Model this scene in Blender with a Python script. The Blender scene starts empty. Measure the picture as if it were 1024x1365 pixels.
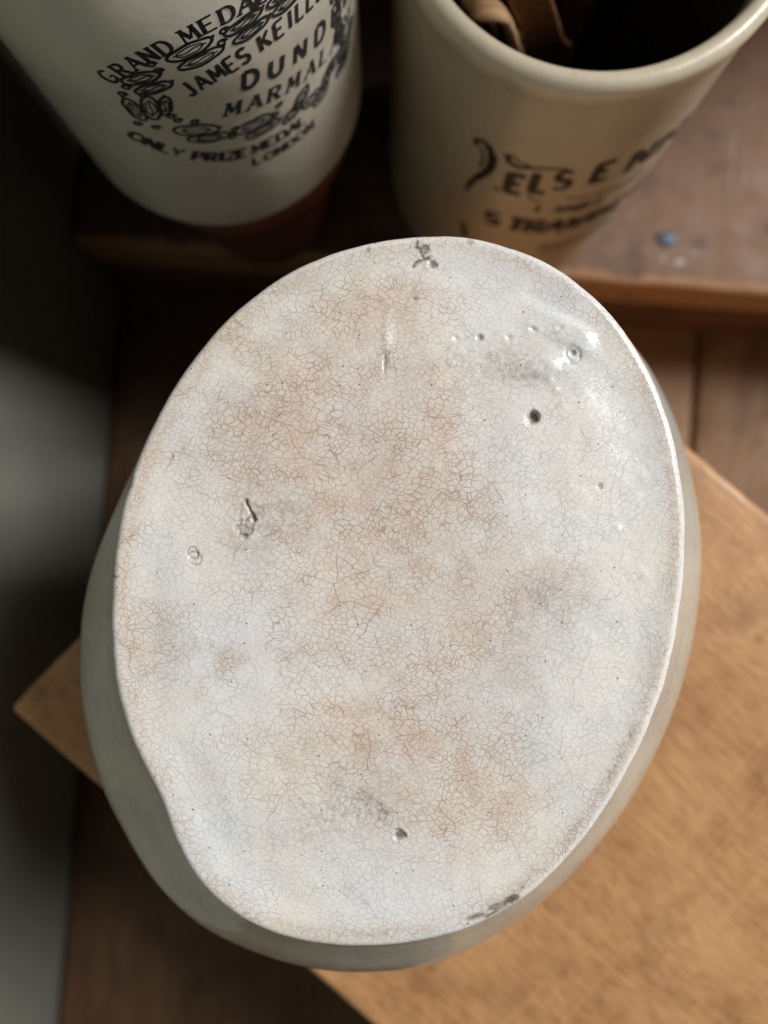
import bpy, bmesh, math, random
import numpy as np
from mathutils import Vector, Matrix
random.seed(4); rng = np.random.default_rng(7)
sc = bpy.context.scene
COL = sc.collection
R = math.radians

# ------------------------------------------------------------------ camera
CAM_Z, FPX, TILT = 0.309, 990.0, R(1.71)
cam_d = bpy.data.cameras.new('camera'); cam = bpy.data.objects.new('camera', cam_d); COL.objects.link(cam)
cam.location = (0, 0, CAM_Z); cam.rotation_euler = (TILT, 0, 0)
cam_d.sensor_fit = 'VERTICAL'; cam_d.sensor_height = 36; cam_d.sensor_width = 27
cam_d.lens = FPX / 1365 * 36
cam_d.clip_start = .004; cam_d.clip_end = 20
cam_d.dof.use_dof = True; cam_d.dof.focus_distance = .1305; cam_d.dof.aperture_fstop = 7.8
sc.camera = cam
# ------------------------------------------------------------------ light
world = bpy.data.worlds.new('World'); sc.world = world; world.use_nodes = True
world.node_tree.nodes['Background'].inputs[0].default_value = (1.0, .97, .90, 1)
world.node_tree.nodes['Background'].inputs[1].default_value = .056
def window_light(name, az, el, dist, sx, sy, power, colour, target=(0, 0, .15)):
    l = bpy.data.lights.new(name, 'AREA'); l.shape = 'RECTANGLE'; l.size = sx; l.size_y = sy
    l.energy = power; l.color = colour
    o = bpy.data.objects.new(name, l); COL.objects.link(o)
    d = Vector((math.cos(R(el)) * math.cos(R(az)), math.cos(R(el)) * math.sin(R(az)), math.sin(R(el))))
    o.location = Vector(target) + d * dist
    o.rotation_euler = d.to_track_quat('Z', 'Y').to_euler()
    return o
window_light('window_light', 27, 38, 2.6, .60, 1.6, 103, (1.0, .975, .95))
sc.view_settings.view_transform = 'Standard'; sc.view_settings.look = 'None'
sc.view_settings.exposure = 0; sc.view_settings.gamma = 1
sc.cycles.use_denoising = True
sc.cycles.max_bounces = 8; sc.cycles.diffuse_bounces = 2

FZ, SZ = -.034, .024                # heights of the floor and of the step's top
# ------------------------------------------------------------------ helpers
def level(px, py, z):
    """point of the picture (1024 x 1365) on the horizontal plane at height z"""
    d = Vector(((px - 512) / FPX, (682.5 - py) / FPX, -1.0))
    d.rotate(Matrix.Rotation(TILT, 3, 'X'))
    t = (z - CAM_Z) / d.z
    return Vector((d.x * t, d.y * t, z))
def link(name, me, mat=None, parent=None, smooth=True):
    o = bpy.data.objects.new(name, me); COL.objects.link(o)
    if mat: me.materials.append(mat)
    if parent: o.parent = parent
    if smooth:
        me.polygons.foreach_set('use_smooth', [True] * len(me.polygons))
    return o
def mesh(name, v, f):
    me = bpy.data.meshes.new(name); me.from_pydata([tuple(p) for p in v], [], [tuple(q) for q in f]); me.update(); return me
def empty(name, loc, rz=0):
    o = bpy.data.objects.new(name, None); COL.objects.link(o); o.location = loc; o.rotation_euler = (0, 0, rz)
    o.empty_display_size = .02; return o
def tag(o, label=None, cat=None, group=None, kind=None):
    if label: o['label'] = label
    if cat: o['category'] = cat
    if group: o['group'] = group
    if kind: o['kind'] = kind
    return o
def slab(name, x0, x1, y0, y1, z0, z1, mat, parent=None, bev=.0015, rough=0.0, seg=40, seed=1):
    """a board with worn rounded edges; a fine grid along its long edges gives them unevenness"""
    bm = bmesh.new()
    bmesh.ops.create_cube(bm, size=1)
    for v in bm.verts:
        v.co = Vector((x0 if v.co.x < 0 else x1, y0 if v.co.y < 0 else y1, z0 if v.co.z < 0 else z1))
    if rough:
        L = max(x1 - x0, y1 - y0)
        ax = 0 if (x1 - x0) >= (y1 - y0) else 1
        for a in (0, 1):
            ed = [e for e in bm.edges if abs((e.verts[0].co - e.verts[1].co)[a]) > 1e-6]
            n = seg if a == ax else max(6, int(seg * min(x1 - x0, y1 - y0) / L))
            bmesh.ops.subdivide_edges(bm, edges=ed, cuts=n, use_grid_fill=True)
    sharp = [e for e in bm.edges if e.calc_face_angle(0) > 1]
    bmesh.ops.bevel(bm, geom=sharp, offset=bev, segments=3, affect='EDGES', profile=.5)
    if rough:
        from mathutils import noise
        for v in bm.verts:
            p = v.co * 60 + Vector((seed * 7.1, 0, 0))
            k = noise.noise(p) * .7 + noise.noise(p * 3.3) * .5
            on = (min(abs(v.co.x - x0), abs(v.co.x - x1)) < bev * 1.2) + (min(abs(v.co.y - y0), abs(v.co.y - y1)) < bev * 1.2)
            if on and v.co.z > z0 + bev:
                cx = (x0 + x1) / 2; cy = (y0 + y1) / 2
                if min(abs(v.co.x - x0), abs(v.co.x - x1)) < bev * 1.2: v.co.x -= math.copysign(abs(k) * rough, v.co.x - cx)
                if min(abs(v.co.y - y0), abs(v.co.y - y1)) < bev * 1.2: v.co.y -= math.copysign(abs(k) * rough, v.co.y - cy)
                v.co.z -= abs(k) * rough * .5
    me = bpy.data.meshes.new(name); bm.to_mesh(me); bm.free()
    return link(name, me, mat, parent)

# ------------------------------------------------------------------ node helpers
class NT:
    def __init__(s, name):
        s.m = bpy.data.materials.new(name); s.m.use_nodes = True; s.t = s.m.node_tree
        s.b = s.t.nodes['Principled BSDF']
    def n(s, typ, **kw):
        nd = s.t.nodes.new(typ)
        for k, v in kw.items():
            if k.startswith('i_'):
                key = k[2:].replace('_', ' ')
                nd.inputs[key].default_value = v
            else: setattr(nd, k, v)
        return nd
    def l(s, a, b): s.t.links.new(a, b)
    def val(s, sock, v):
        if isinstance(v, bpy.types.NodeSocket): s.l(v, sock)
        else: sock.default_value = v
    def math(s, op, a, b=0.0, c=0.0, clamp=False):
        nd = s.t.nodes.new('ShaderNodeMath'); nd.operation = op; nd.use_clamp = clamp
        for i, q in enumerate((a, b, c)): s.val(nd.inputs[i], q)
        return nd.outputs[0]
    def vmath(s, op, a, b=(0, 0, 0)):
        nd = s.t.nodes.new('ShaderNodeVectorMath'); nd.operation = op
        s.val(nd.inputs[0], a); s.val(nd.inputs[3 if op == 'SCALE' else 1], b)
        return nd.outputs[0]
    def mix(s, f, a, b, mode='MIX'):
        nd = s.t.nodes.new('ShaderNodeMix'); nd.data_type = 'RGBA'; nd.blend_type = mode
        s.val(nd.inputs[0], f); s.val(nd.inputs[6], a); s.val(nd.inputs[7], b)
        return nd.outputs[2]
    def rng(s, v, a, b, c=0.0, d=1.0, smooth=False):
        nd = s.t.nodes.new('ShaderNodeMapRange'); nd.clamp = True
        if smooth: nd.interpolation_type = 'SMOOTHSTEP'
        for i, q in enumerate((v, a, b, c, d)): s.val(nd.inputs[i], q)
        return nd.outputs[0]
    def noise(s, vec, scale, detail=3, rough=.5, col=False, dist=0.0):
        nd = s.t.nodes.new('ShaderNodeTexNoise'); s.l(vec, nd.inputs['Vector'])
        nd.inputs['Scale'].default_value = scale; nd.inputs['Detail'].default_value = detail
        nd.inputs['Roughness'].default_value = rough; nd.inputs['Distortion'].default_value = dist
        return nd.outputs['Color' if col else 'Fac']
    def obj(s): return s.n('ShaderNodeTexCoord').outputs['Object']
    def mapping(s, vec, scale=(1, 1, 1), rot=(0, 0, 0), loc=(0, 0, 0)):
        nd = s.t.nodes.new('ShaderNodeMapping'); s.l(vec, nd.inputs[0])
        nd.inputs['Scale'].default_value = scale; nd.inputs['Rotation'].default_value = rot; nd.inputs['Location'].default_value = loc
        return nd.outputs[0]
    def bump(s, h, strength, dist, normal=None):
        nd = s.t.nodes.new('ShaderNodeBump'); s.val(nd.inputs['Height'], h)
        nd.inputs['Strength'].default_value = strength; nd.inputs['Distance'].default_value = dist
        if normal: s.l(normal, nd.inputs['Normal'])
        return nd.outputs[0]
def c4(r, g, b): return (r, g, b, 1)

# ------------------------------------------------------------------ materials
def ironstone_mat():
    k = NT('crazed_white_ironstone_glaze'); b = k.b
    mm = k.vmath('SCALE', k.obj(), 1000.0)
    at = k.n('ShaderNodeAttribute', attribute_name='wear'); sp = k.n('ShaderNodeSeparateColor'); k.l(at.outputs['Color'], sp.inputs[0])
    tan, dirt, hole = sp.outputs[0], sp.outputs[1], sp.outputs[2]; top = at.outputs['Alpha']
    # crazing: two warped nets of cells, the finer one only here and there
    w1 = k.vmath('SCALE', k.vmath('SUBTRACT', k.noise(mm, .16, 2, .5, True), (.5, .5, .5)), 4.5)
    w2 = k.vmath('SCALE', k.vmath('SUBTRACT', k.noise(mm, .8, 1, .5, True), (.5, .5, .5)), .55)
    wv = k.vmath('ADD', k.vmath('ADD', mm, w1), w2)
    wa = k.mapping(wv, (.84, 1.0, .5), (0, 0, .5))
    wb = k.mapping(wv, (.82, .68, .7), (0, 0, -.35), (13, 5, 0))
    def net(vec, rnd, w):
        v = k.n('ShaderNodeTexVoronoi', feature='DISTANCE_TO_EDGE'); v.voronoi_dimensions = '2D'
        k.l(vec, v.inputs['Vector']); v.inputs['Scale'].default_value = 1; v.inputs['Randomness'].default_value = rnd
        return k.rng(v.outputs['Distance'], 0.0, w, 1.0, 0.0, True)
    thick = k.rng(k.noise(mm, .35, 2), .35, .7, .5, 1.0)
    A = net(wa, .86, .115); B = net(wb, .8, .09)
    wc = k.mapping(wv, (.13, .21, .2), (0, 0, .6), (3, 8, 0)); Cn = net(wc, 1.0, .022)
    maskB = k.rng(k.noise(mm, .30, 2), .48, .58)
    crack = k.math('MAXIMUM', k.math('MULTIPLY', A, thick), k.math('MULTIPLY', k.math('MULTIPLY', B, maskB), .85), clamp=True)
    crack = k.math('MULTIPLY', k.math('MAXIMUM', k.math('MULTIPLY', crack, k.rng(k.noise(mm, .13, 3, .6), .30, .52, .6, 1.0)), k.math('MULTIPLY', Cn, k.rng(k.noise(mm, .1, 2), .4, .6, .2, 1))), top)
    fade = k.rng(k.noise(mm, .09, 3, .6), .38, .60, .75, 1.0)
    crack_vis = k.math('MULTIPLY', crack, k.math('ADD', k.math('MULTIPLY', fade, .72), k.math('MULTIPLY', tan, .48)), clamp=True)
    # body colour
    cloud = k.rng(k.noise(mm, .045, 5, .6), .35, .65)
    white = k.mix(cloud, c4(.785, .76, .705), c4(.715, .745, .77))
    blotch = k.rng(k.noise(mm, .20, 7, .7), .34, .64, .48, .95)
    fine = k.rng(k.noise(mm, 1.6, 3, .6), .3, .7, .75, 1.0)
    stain = k.math('MULTIPLY', k.math('MULTIPLY', tan, blotch), fine, clamp=True)
    col = k.mix(k.math('MULTIPLY', stain, .95, clamp=True), white, c4(.555, .43, .325))
    ccol = k.mix(k.math('MULTIPLY', tan, 1.3, clamp=True), c4(.41, .41, .41), c4(.37, .235, .165))
    col = k.mix(k.math('MULTIPLY', crack_vis, .95, clamp=True), col, ccol)
    grime = k.math('MULTIPLY', dirt, k.rng(k.noise(mm, 1.1, 5, .7), .38, .66), clamp=True)
    col = k.mix(k.math('MULTIPLY', grime, .85), col, c4(.27, .215, .16))
    # tiny iron specks
    v = k.n('ShaderNodeTexVoronoi', feature='F1'); v.voronoi_dimensions = '2D'; k.l(mm, v.inputs['Vector']); v.inputs['Scale'].default_value = .31
    rs = k.n('ShaderNodeSeparateColor'); k.l(v.outputs['Color'], rs.inputs[0])
    rad = k.rng(rs.outputs[1], .0, 1.0, .004, .058)
    spk = k.rng(k.math('SUBTRACT', v.outputs['Distance'], rad), -.012, .012, 1.0, 0.0)
    spk = k.math('MULTIPLY', k.math('MULTIPLY', spk, k.math('GREATER_THAN', rs.outputs[0], .66)), top)
    scol = k.mix(k.math('GREATER_THAN', rs.outputs[1], .97), k.mix(rs.outputs[2], c4(.06, .04, .03), c4(.26, .13, .08)), c4(.10, .14, .38))
    col = k.mix(k.math('MULTIPLY', spk, .8), col, scol)
    holec = k.mix(k.rng(k.noise(mm, 2.2, 3, .7), .35, .65), c4(.035, .025, .018), c4(.22, .17, .13))
    col = k.mix(hole, col, holec)
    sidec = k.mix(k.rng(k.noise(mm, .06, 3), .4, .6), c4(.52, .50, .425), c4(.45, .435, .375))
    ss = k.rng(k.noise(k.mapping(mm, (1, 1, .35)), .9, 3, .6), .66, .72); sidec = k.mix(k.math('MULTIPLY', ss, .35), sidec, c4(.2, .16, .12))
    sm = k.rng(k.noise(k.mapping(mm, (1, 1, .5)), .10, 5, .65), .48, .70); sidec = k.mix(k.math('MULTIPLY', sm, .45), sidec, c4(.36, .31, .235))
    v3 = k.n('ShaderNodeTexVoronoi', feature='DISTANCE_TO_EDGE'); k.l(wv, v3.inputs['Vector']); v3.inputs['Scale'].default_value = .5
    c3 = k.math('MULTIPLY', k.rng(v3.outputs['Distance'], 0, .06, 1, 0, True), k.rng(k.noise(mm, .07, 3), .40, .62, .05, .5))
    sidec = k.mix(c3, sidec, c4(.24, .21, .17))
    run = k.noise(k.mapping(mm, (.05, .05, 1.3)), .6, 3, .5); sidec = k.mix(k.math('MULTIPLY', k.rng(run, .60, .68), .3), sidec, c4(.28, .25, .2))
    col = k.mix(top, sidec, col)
    k.l(col, b.inputs['Base Color'])
    rough = k.rng(k.noise(mm, .5, 5, .7), .3, .7, .17, .34)
    rough = k.math('ADD', rough, k.math('MULTIPLY', hole, .35), clamp=True)
    rough = k.math('ADD', k.math('MULTIPLY', top, rough), k.math('MULTIPLY', k.math('SUBTRACT', 1.0, top), .08))
    ga = k.n('ShaderNodeAttribute', attribute_name='gloss')
    rough = k.math('SUBTRACT', rough, k.math('MULTIPLY', ga.outputs['Fac'], .30)); rough = k.math('MAXIMUM', rough, .09)
    k.l(rough, b.inputs['Roughness'])
    b.inputs['Specular IOR Level'].default_value = .55
    h = k.math('SUBTRACT', k.math('MULTIPLY', k.noise(mm, .55, 5, .62), .40), k.math('MULTIPLY', crack, .07))
    h = k.math('MULTIPLY', h, k.math('ADD', .25, k.math('MULTIPLY', top, .75)))
    h = k.math('MULTIPLY', h, k.math('SUBTRACT', 1.0, k.math('MULTIPLY', ga.outputs['Fac'], .75, clamp=True)))
    k.l(k.bump(h, .62, .00030), b.inputs['Normal'])
    return k.m

def wood_mat(name, dark, mid, light, scale=1.0, rough=(.4, .7), grime=.5, seed=0.0, scratch=0.0, spots=0.0, stretch=9, bumpk=.5, worn=(), fib=.035):
    """grain runs along the object's own X axis"""
    k = NT(name); b = k.b
    p = k.mapping(k.obj(), (1000, 1000, 1000), (0, 0, 0), (seed * 13.7, seed * 5.1, seed * 3.3))
    warp = k.vmath('ADD', p, k.vmath('SCALE', k.vmath('SUBTRACT', k.noise(p, .012 * scale, 2, .5, True), (.5, .5, .5)), 26.0))
    g = k.mapping(warp, (1 / stretch, 1, 1))
    rings = k.noise(g, .16 * scale, 4, .55, dist=.6)
    fibre = k.noise(k.mapping(warp, (fib, 1, 1)), .9 * scale, 4, .6)
    blot = k.noise(p, .028 * scale, 4, .6)
    col = k.mix(k.rng(rings, .36, .66), dark, mid)
    col = k.mix(k.rng(k.math('ADD', k.math('MULTIPLY', fibre, .5), k.math('MULTIPLY', blot, .6)), .42, .68), col, light)
    col = k.mix(k.rng(fibre, .30, .52, .35, 0), col, dark)
    gr = k.rng(k.noise(p, .05 * scale, 6, .68), .50, .72)
    col = k.mix(k.math('MULTIPLY', gr, grime), col, tuple(q * .45 for q in dark[:3]) + (1,))
    if worn:  # bands of edge wear, and bands of light painted into the colour
        xyz = k.n('ShaderNodeSeparateXYZ'); k.l(k.obj(), xyz.inputs[0])
        for ax_, pos, wd_, colr, amt in worn:
            d_ = k.math('ABSOLUTE', k.math('SUBTRACT', xyz.outputs[ax_], pos))
            d_ = k.math('ADD', d_, k.math('MULTIPLY', k.math('SUBTRACT', k.noise(p, .07, 4, .6), .5), wd_ * 1.6))
            col = k.mix(k.math('MULTIPLY', k.rng(d_, wd_ * .3, wd_, 1, 0, True), amt), col, colr)
    if spots:
        v = k.n('ShaderNodeTexVoronoi', feature='F1'); k.l(k.vmath('ADD', p, k.vmath('SCALE', k.noise(p, .3, 3, .6, True), 2.0)), v.inputs['Vector']); v.inputs['Scale'].default_value = .035
        rs = k.n('ShaderNodeSeparateColor'); k.l(v.outputs['Color'], rs.inputs[0])
        s_ = k.rng(v.outputs['Distance'], .04, .15, 1.0, 0.0, True)
        s_ = k.math('MULTIPLY', s_, k.math('GREATER_THAN', rs.outputs[0], .35))
        col = k.mix(k.math('MULTIPLY', s_, spots), col, tuple(q * .35 for q in dark[:3]) + (1,))
    h = k.math('ADD', k.math('MULTIPLY', fibre, .6), k.math('MULTIPLY', rings, .4))
    if scratch:
        s1 = k.noise(k.mapping(p, (1, .03, 1), (0, 0, .12)), .55, 2, .6)
        s2 = k.noise(k.mapping(p, (.03, 1, 1), (0, 0, .5)), .5, 2, .6)
        sc_ = k.math('MAXIMUM', k.rng(s1, .56, .70), k.rng(s2, .60, .74))
        col = k.mix(k.math('MULTIPLY', sc_, scratch), col, tuple(min(1, q * 1.25) for q in light[:3]) + (1,))
        h = k.math('SUBTRACT', h, k.math('MULTIPLY', sc_, .4))
    k.l(col, b.inputs['Base Color'])
    k.l(k.rng(k.noise(p, .08, 4), .3, .7, rough[0], rough[1]), b.inputs['Roughness']); b.inputs['Specular IOR Level'].default_value = .32
    k.l(k.bump(h, bumpk, .0006), b.inputs['Normal'])
    return k.m

def glaze_mat(name, c1, c2, rough=.18, speck=.0, seed=0.0, crackle=0.0, grad=None):
    k = NT(name); b = k.b
    mm = k.mapping(k.obj(), (1000, 1000, 1000), (0, 0, 0), (seed, seed, seed))
    col = k.mix(k.rng(k.noise(mm, .05, 4, .6), .35, .65), c1, c2)
    if grad:      # the two dips of a stoneware glaze: pale slip at the rim, tan below it, with an uneven line
        z = k.n('ShaderNodeSeparateXYZ'); k.l(k.obj(), z.inputs[0])
        zz = k.math('ADD', z.outputs[2], k.math('MULTIPLY', k.math('SUBTRACT', k.noise(mm, .06, 3), .5), .012))
        col = k.mix(k.rng(zz, grad[0], grad[1], 0, 1, True), col, grad[2])
    if speck:
        s_ = k.rng(k.noise(mm, .9, 2, .5), .70, .76)
        col = k.mix(k.math('MULTIPLY', s_, speck), col, c4(.10, .06, .04))
    k.l(col, b.inputs['Base Color'])
    k.l(k.rng(k.noise(mm, .12, 3), .3, .7, rough * .8, rough * 1.3), b.inputs['Roughness'])
    k.l(k.bump(k.noise(mm, .12, 3, .5), .25, .0012), b.inputs['Normal'])
    return k.m

def ink_mat(name, c, fade=.4, under=c4(.5, .45, .35)):
    k = NT(name); b = k.b; mm = k.mapping(k.obj(), (1000, 1000, 1000))
    col = k.mix(k.math('MULTIPLY', k.rng(k.noise(mm, 1.6, 4, .7), .50, .72), fade), c, under)
    k.l(col, b.inputs['Base Color']); b.inputs['Roughness'].default_value = .5; b.inputs['Specular IOR Level'].default_value = .3
    return k.m

def paint_mat():
    k = NT('grey_green_wall_paint'); b = k.b; mm = k.mapping(k.obj(), (1000, 1000, 1000))
    col = k.mix(k.rng(k.noise(mm, .012, 5, .6), .35, .65), c4(.25, .262, .222), c4(.29, .30, .257))
    k.l(col, b.inputs['Base Color']); b.inputs['Roughness'].default_value = .6
    k.l(k.bump(k.noise(mm, .25, 5, .6), .3, .0008), b.inputs['Normal'])
    return k.m

ROT = R(-4.4)
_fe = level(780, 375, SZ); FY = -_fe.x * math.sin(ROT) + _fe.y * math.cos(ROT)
M = {}
M['iron'] = ironstone_mat()
M['box'] = wood_mat('scrubbed_pine', c4(.30, .145, .06), c4(.42, .215, .09), c4(.53, .30, .14), 1.0, (.35, .6), .5, 1.0, .25, .9, 1.7, .3, ((1, .1790, .0030, c4(.60, .36, .18), .55), (1, .0, .0030, c4(.56, .31, .14), .55)), .14)
M['boxedge'] = M['box']
M['step'] = wood_mat('old_plank_painted_shade', c4(.035, .018, .010), c4(.075, .040, .025), c4(.13, .078, .05), .8, (.5, .75), .5, 3.0, .15, .5, 5, .5, ((0, .175, .150, c4(.215, .12, .072), .80), (1, FY, .0055, c4(.40, .225, .11), .75)))  # dark base stands for shade, lighter right band for light; front edge worn
M['riser'] = wood_mat('riser_wood', c4(.06, .026, .012), c4(.11, .052, .025), c4(.17, .085, .042), .8, (.5, .8), .6, 5.0, 0, .4, 6, .5)
M['floor'] = wood_mat('shaded_floorboard_wood', c4(.05, .024, .012), c4(.095, .048, .023), c4(.155, .085, .044), .7, (.5, .75), .45, 8.0, .1, .35, 8, .5, ((1, -.128, .075, c4(.29, .165, .085), .8),))  # shaded copy: shade put into the dark tone, light into the paler band
M['floor_lit'] = wood_mat('lit_floorboard_wood', c4(.12, .062, .03), c4(.22, .125, .066), c4(.30, .18, .10), .7, (.5, .75), .4, 5.0, .1, .35, 8, .5)  # lit copy of the floorboard wood, light put into its colour
M['keiller'] = glaze_mat('white_marmalade_jar_glaze', c4(.72, .68, .57), c4(.67, .64, .545), .22, 0, 3)
M['stone'] = glaze_mat('tan_stoneware_glaze', c4(.41, .35, .25), c4(.46, .395, .285), .30, .5, 9, grad=(.1215, .1265, c4(.60, .53, .40)))
M['stone_in'] = glaze_mat('shaded_inside_glaze', c4(.045, .028, .016), c4(.03, .02, .012), .5, .3, 4)  # shade inside the jar put into a near-black inner colour
M['terra'] = glaze_mat('terracotta_clay', c4(.27, .085, .034), c4(.20, .062, .027), .8, .3, 6)
M['ink'] = ink_mat('black_transfer_ink', c4(.022, .026, .032), .45, c4(.25, .24, .22))
M['ink2'] = ink_mat('green_black_stamp_ink', c4(.012, .013, .010), .25, c4(.12, .09, .05))
M['inkf'] = ink_mat('worn_stamp_ink', c4(.04, .03, .02), .5, c4(.30, .22, .13))
M['wall'] = paint_mat()
def plain(name, c, r=.5, metal=0.0):
    k = NT(name); mm = k.mapping(k.obj(), (1000, 1000, 1000))
    k.l(k.mix(k.rng(k.noise(mm, .5, 4, .6), .35, .65), c, tuple(q * .6 for q in c[:3]) + (1,)), k.b.inputs['Base Color'])
    k.b.inputs['Roughness'].default_value = r; k.b.inputs['Metallic'].default_value = metal
    k.l(k.bump(k.noise(mm, .8, 3), .3, .0004), k.b.inputs['Normal'])
    return k.m
M['nail'] = plain('blue_grey_nail_steel', c4(.07, .10, .145), .5, .2)
M['fleck'] = plain('dried_white_paint', c4(.40, .36, .33), .6)
M['strip1'] = wood_mat('pale_tan_shaving', c4(.26, .13, .06), c4(.42, .24, .12), c4(.58, .37, .21), 1.5, (.4, .6), .2, 11.0, 0, 0, 6, .3)
M['strip2'] = wood_mat('red_brown_shaving', c4(.12, .05, .022), c4(.22, .095, .042), c4(.34, .17, .085), 1.5, (.35, .55), .2, 12.0, 0, 0, 6, .3)
M['strip3'] = wood_mat('dull_brown_shaving', c4(.10, .05, .028), c4(.17, .09, .05), c4(.24, .13, .08), 1.5, (.4, .6), .2, 14.0, 0, 0, 6, .3)

# ------------------------------------------------------------------ setting: floor, wall, step
ROT = R(-4.4)                     # the room runs a little askew to the camera
def room(x, y):                   # room axes -> world
    c, s = math.cos(ROT), math.sin(ROT); return (x * c - y * s, x * s + y * c)
floor = link('floor', mesh('floor', [(*room(-.5, -1.2), FZ - .024), (*room(1.6, -1.2), FZ - .024), (*room(1.6, 1.0), FZ - .024), (*room(-.5, 1.0), FZ - .024)], [(0, 1, 2, 3)]), M['riser'])
tag(floor, 'dark wooden floor under everything', kind='structure')
FX = level(931, 520, FZ); gx = FX.x * math.cos(-ROT) - FX.y * math.sin(-ROT)     # x of the open joint, room axes
wx = -.1316
bounds = [wx + .0012, gx - .0020, gx + .0020 + .205, gx + .43, gx + .66]
for i, (a, b_) in enumerate(zip(bounds[:-1], bounds[1:])):
    if i: a += .002
    # local X runs along the board
    o = slab('floorboard', -1.1, .9, -(b_ - a) / 2, (b_ - a) / 2, -.022, 0, M['floor' if i == 0 else 'floor_lit'], floor, .0016, .0007, 90, i + 2)
    o.location = (*room((a + b_) / 2, 0), FZ); o.rotation_euler = (0, 0, ROT + R(90))
wall = slab('wall', wx - .12, wx, -1.1, .9, FZ - .022, 1.2, M['wall'], None, .001)
wall.rotation_euler = (0, 0, ROT); tag(wall, 'grey green painted wall on the left', kind='structure')

bw = slab('unseen_back_wall', wx + .001, .285, .275, .355, FZ + .0005, 1.2, M['wall'], None, .001)  # out of view, added to hold window light off the step's rear
bw.rotation_euler = (0, 0, ROT); tag(bw, 'unseen grey green wall behind the step, added to block window light', kind='structure')
step = empty('wooden_step', (*room(0, 0), 0), ROT)
tag(step, 'raised dark brown worn wooden step that both pottery jars stand on', 'step')
fe = level(780, 375, SZ); fy = -fe.x * math.sin(ROT) + fe.y * math.cos(ROT)     # front edge of the step, room axes
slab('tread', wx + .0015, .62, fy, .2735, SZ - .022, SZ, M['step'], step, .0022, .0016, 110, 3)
slab('riser', wx + .0015, .62, fy + .0012, fy + .021, FZ + .0002, SZ - .0222, M['riser'], step, .0008)
bm = bmesh.new(); bmesh.ops.create_uvsphere(bm, u_segments=20, v_segments=10, radius=1)
for v in bm.verts:
    a = math.atan2(v.co.y, v.co.x); v.co.x *= .0040 * (1 + .12 * math.sin(3 * a)); v.co.y *= .0033 * (1 + .1 * math.cos(2 * a)); v.co.z = max(v.co.z, -.2) * .0009
me = bpy.data.meshes.new('nail'); bm.to_mesh(me); bm.free()
nl = link('nail', me, M['nail'], step); q = level(888, 319, SZ)
nl.location = (q.x * math.cos(-ROT) - q.y * math.sin(-ROT), q.x * math.sin(-ROT) + q.y * math.cos(-ROT), SZ + .0001)
for (px, py, s) in ((905, 350, .0014), (884, 346, .0008), (925, 338, .0008)):
    vs = []; n = 14
    for i in range(n):
        a = 2 * math.pi * i / n; r_ = s * (1 + .3 * math.sin(2 * a + px) + .2 * math.cos(3 * a)); vs.append((r_ * 1.5 * math.cos(a), r_ * math.sin(a), 0))
    vs2 = [(x * .7, y * .7, .00025) for x, y, _ in vs]
    fs = [(i, (i + 1) % n, n + (i + 1) % n, n + i) for i in range(n)] + [tuple(range(n, 2 * n))]
    f_ = link('paint_fleck', mesh('paint_fleck', vs + vs2, fs), M['fleck'], step); q = level(px, py, SZ)
    f_.location = (q.x * math.cos(-ROT) - q.y * math.sin(-ROT), q.x * math.sin(-ROT) + q.y * math.cos(-ROT), SZ + .00003)

# ------------------------------------------------------------------ pine box under the ironstone
BZ = .104
lc = level(10, 945, BZ); lo = level(480, 1356, BZ); up = level(1024, 683, BZ)
d1 = (lo - lc); d1.z = 0; d1.normalize()              # along the long side
ang = math.atan2(d1.y, d1.x)
d2 = Vector((-d1.y, d1.x, 0)); wid = (up - lc).dot(d2)
SKEW = math.tan(R(3.6))
box = empty('pine_box', (lc.x, lc.y, FZ), ang)
tag(box, 'light orange brown scrubbed pine box holding up the white oval pot', 'box')
print('WID', wid)
slab('lid', 0, .30, 0, wid, BZ - FZ - .012, BZ - FZ, M['box'], box, .0021, .0004, 120, 9)
for nm, a in (('side_panel', (.001, .299, .001, .011)), ('side_panel', (.001, .299, wid - .011, wid - .001)),
              ('end_panel', (.001, .011, .0112, wid - .0112)), ('end_panel', (.289, .299, .0112, wid - .0112))):
    slab(nm, a[0], a[1], a[2], a[3], 0.0003, BZ - FZ - .0122, M['box'], box, .0006)
slab('bottom_panel', .0112, .2888, .0112, wid - .0112, .001, .008, M['box'], box, .0004)

for o in box.children:                                 # the old box is out of square at its far end
    for v in o.data.vertices: v.co.x += (1 - v.co.x / .30) * v.co.y * SKEW

# ------------------------------------------------------------------ the ironstone pot, upside down
TZ = .179
def lattice(seed, n=64): return np.random.default_rng(seed).random((n, n))
def vnoise(x, y, seed):
    L = lattice(seed); n = L.shape[0]
    xi = np.floor(x).astype(int); yi = np.floor(y).astype(int); fx = x - xi; fy = y - yi
    fx = fx * fx * (3 - 2 * fx); fy = fy * fy * (3 - 2 * fy)
    a = L[xi % n, yi % n]; b = L[(xi + 1) % n, yi % n]; c = L[xi % n, (yi + 1) % n]; d = L[(xi + 1) % n, (yi + 1) % n]
    return (a * (1 - fx) + b * fx) * (1 - fy) + (c * (1 - fx) + d * fx) * fy
def fbm(x, y, s, seed, oct=4):
    r = 0; a = 1; t = 0
    for i in range(oct):
        r = r + a * vnoise(x * s + 17.3 * i, y * s + 9.1 * i, seed + i); t += a; a *= .55; s *= 2.03
    return r / t
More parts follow.
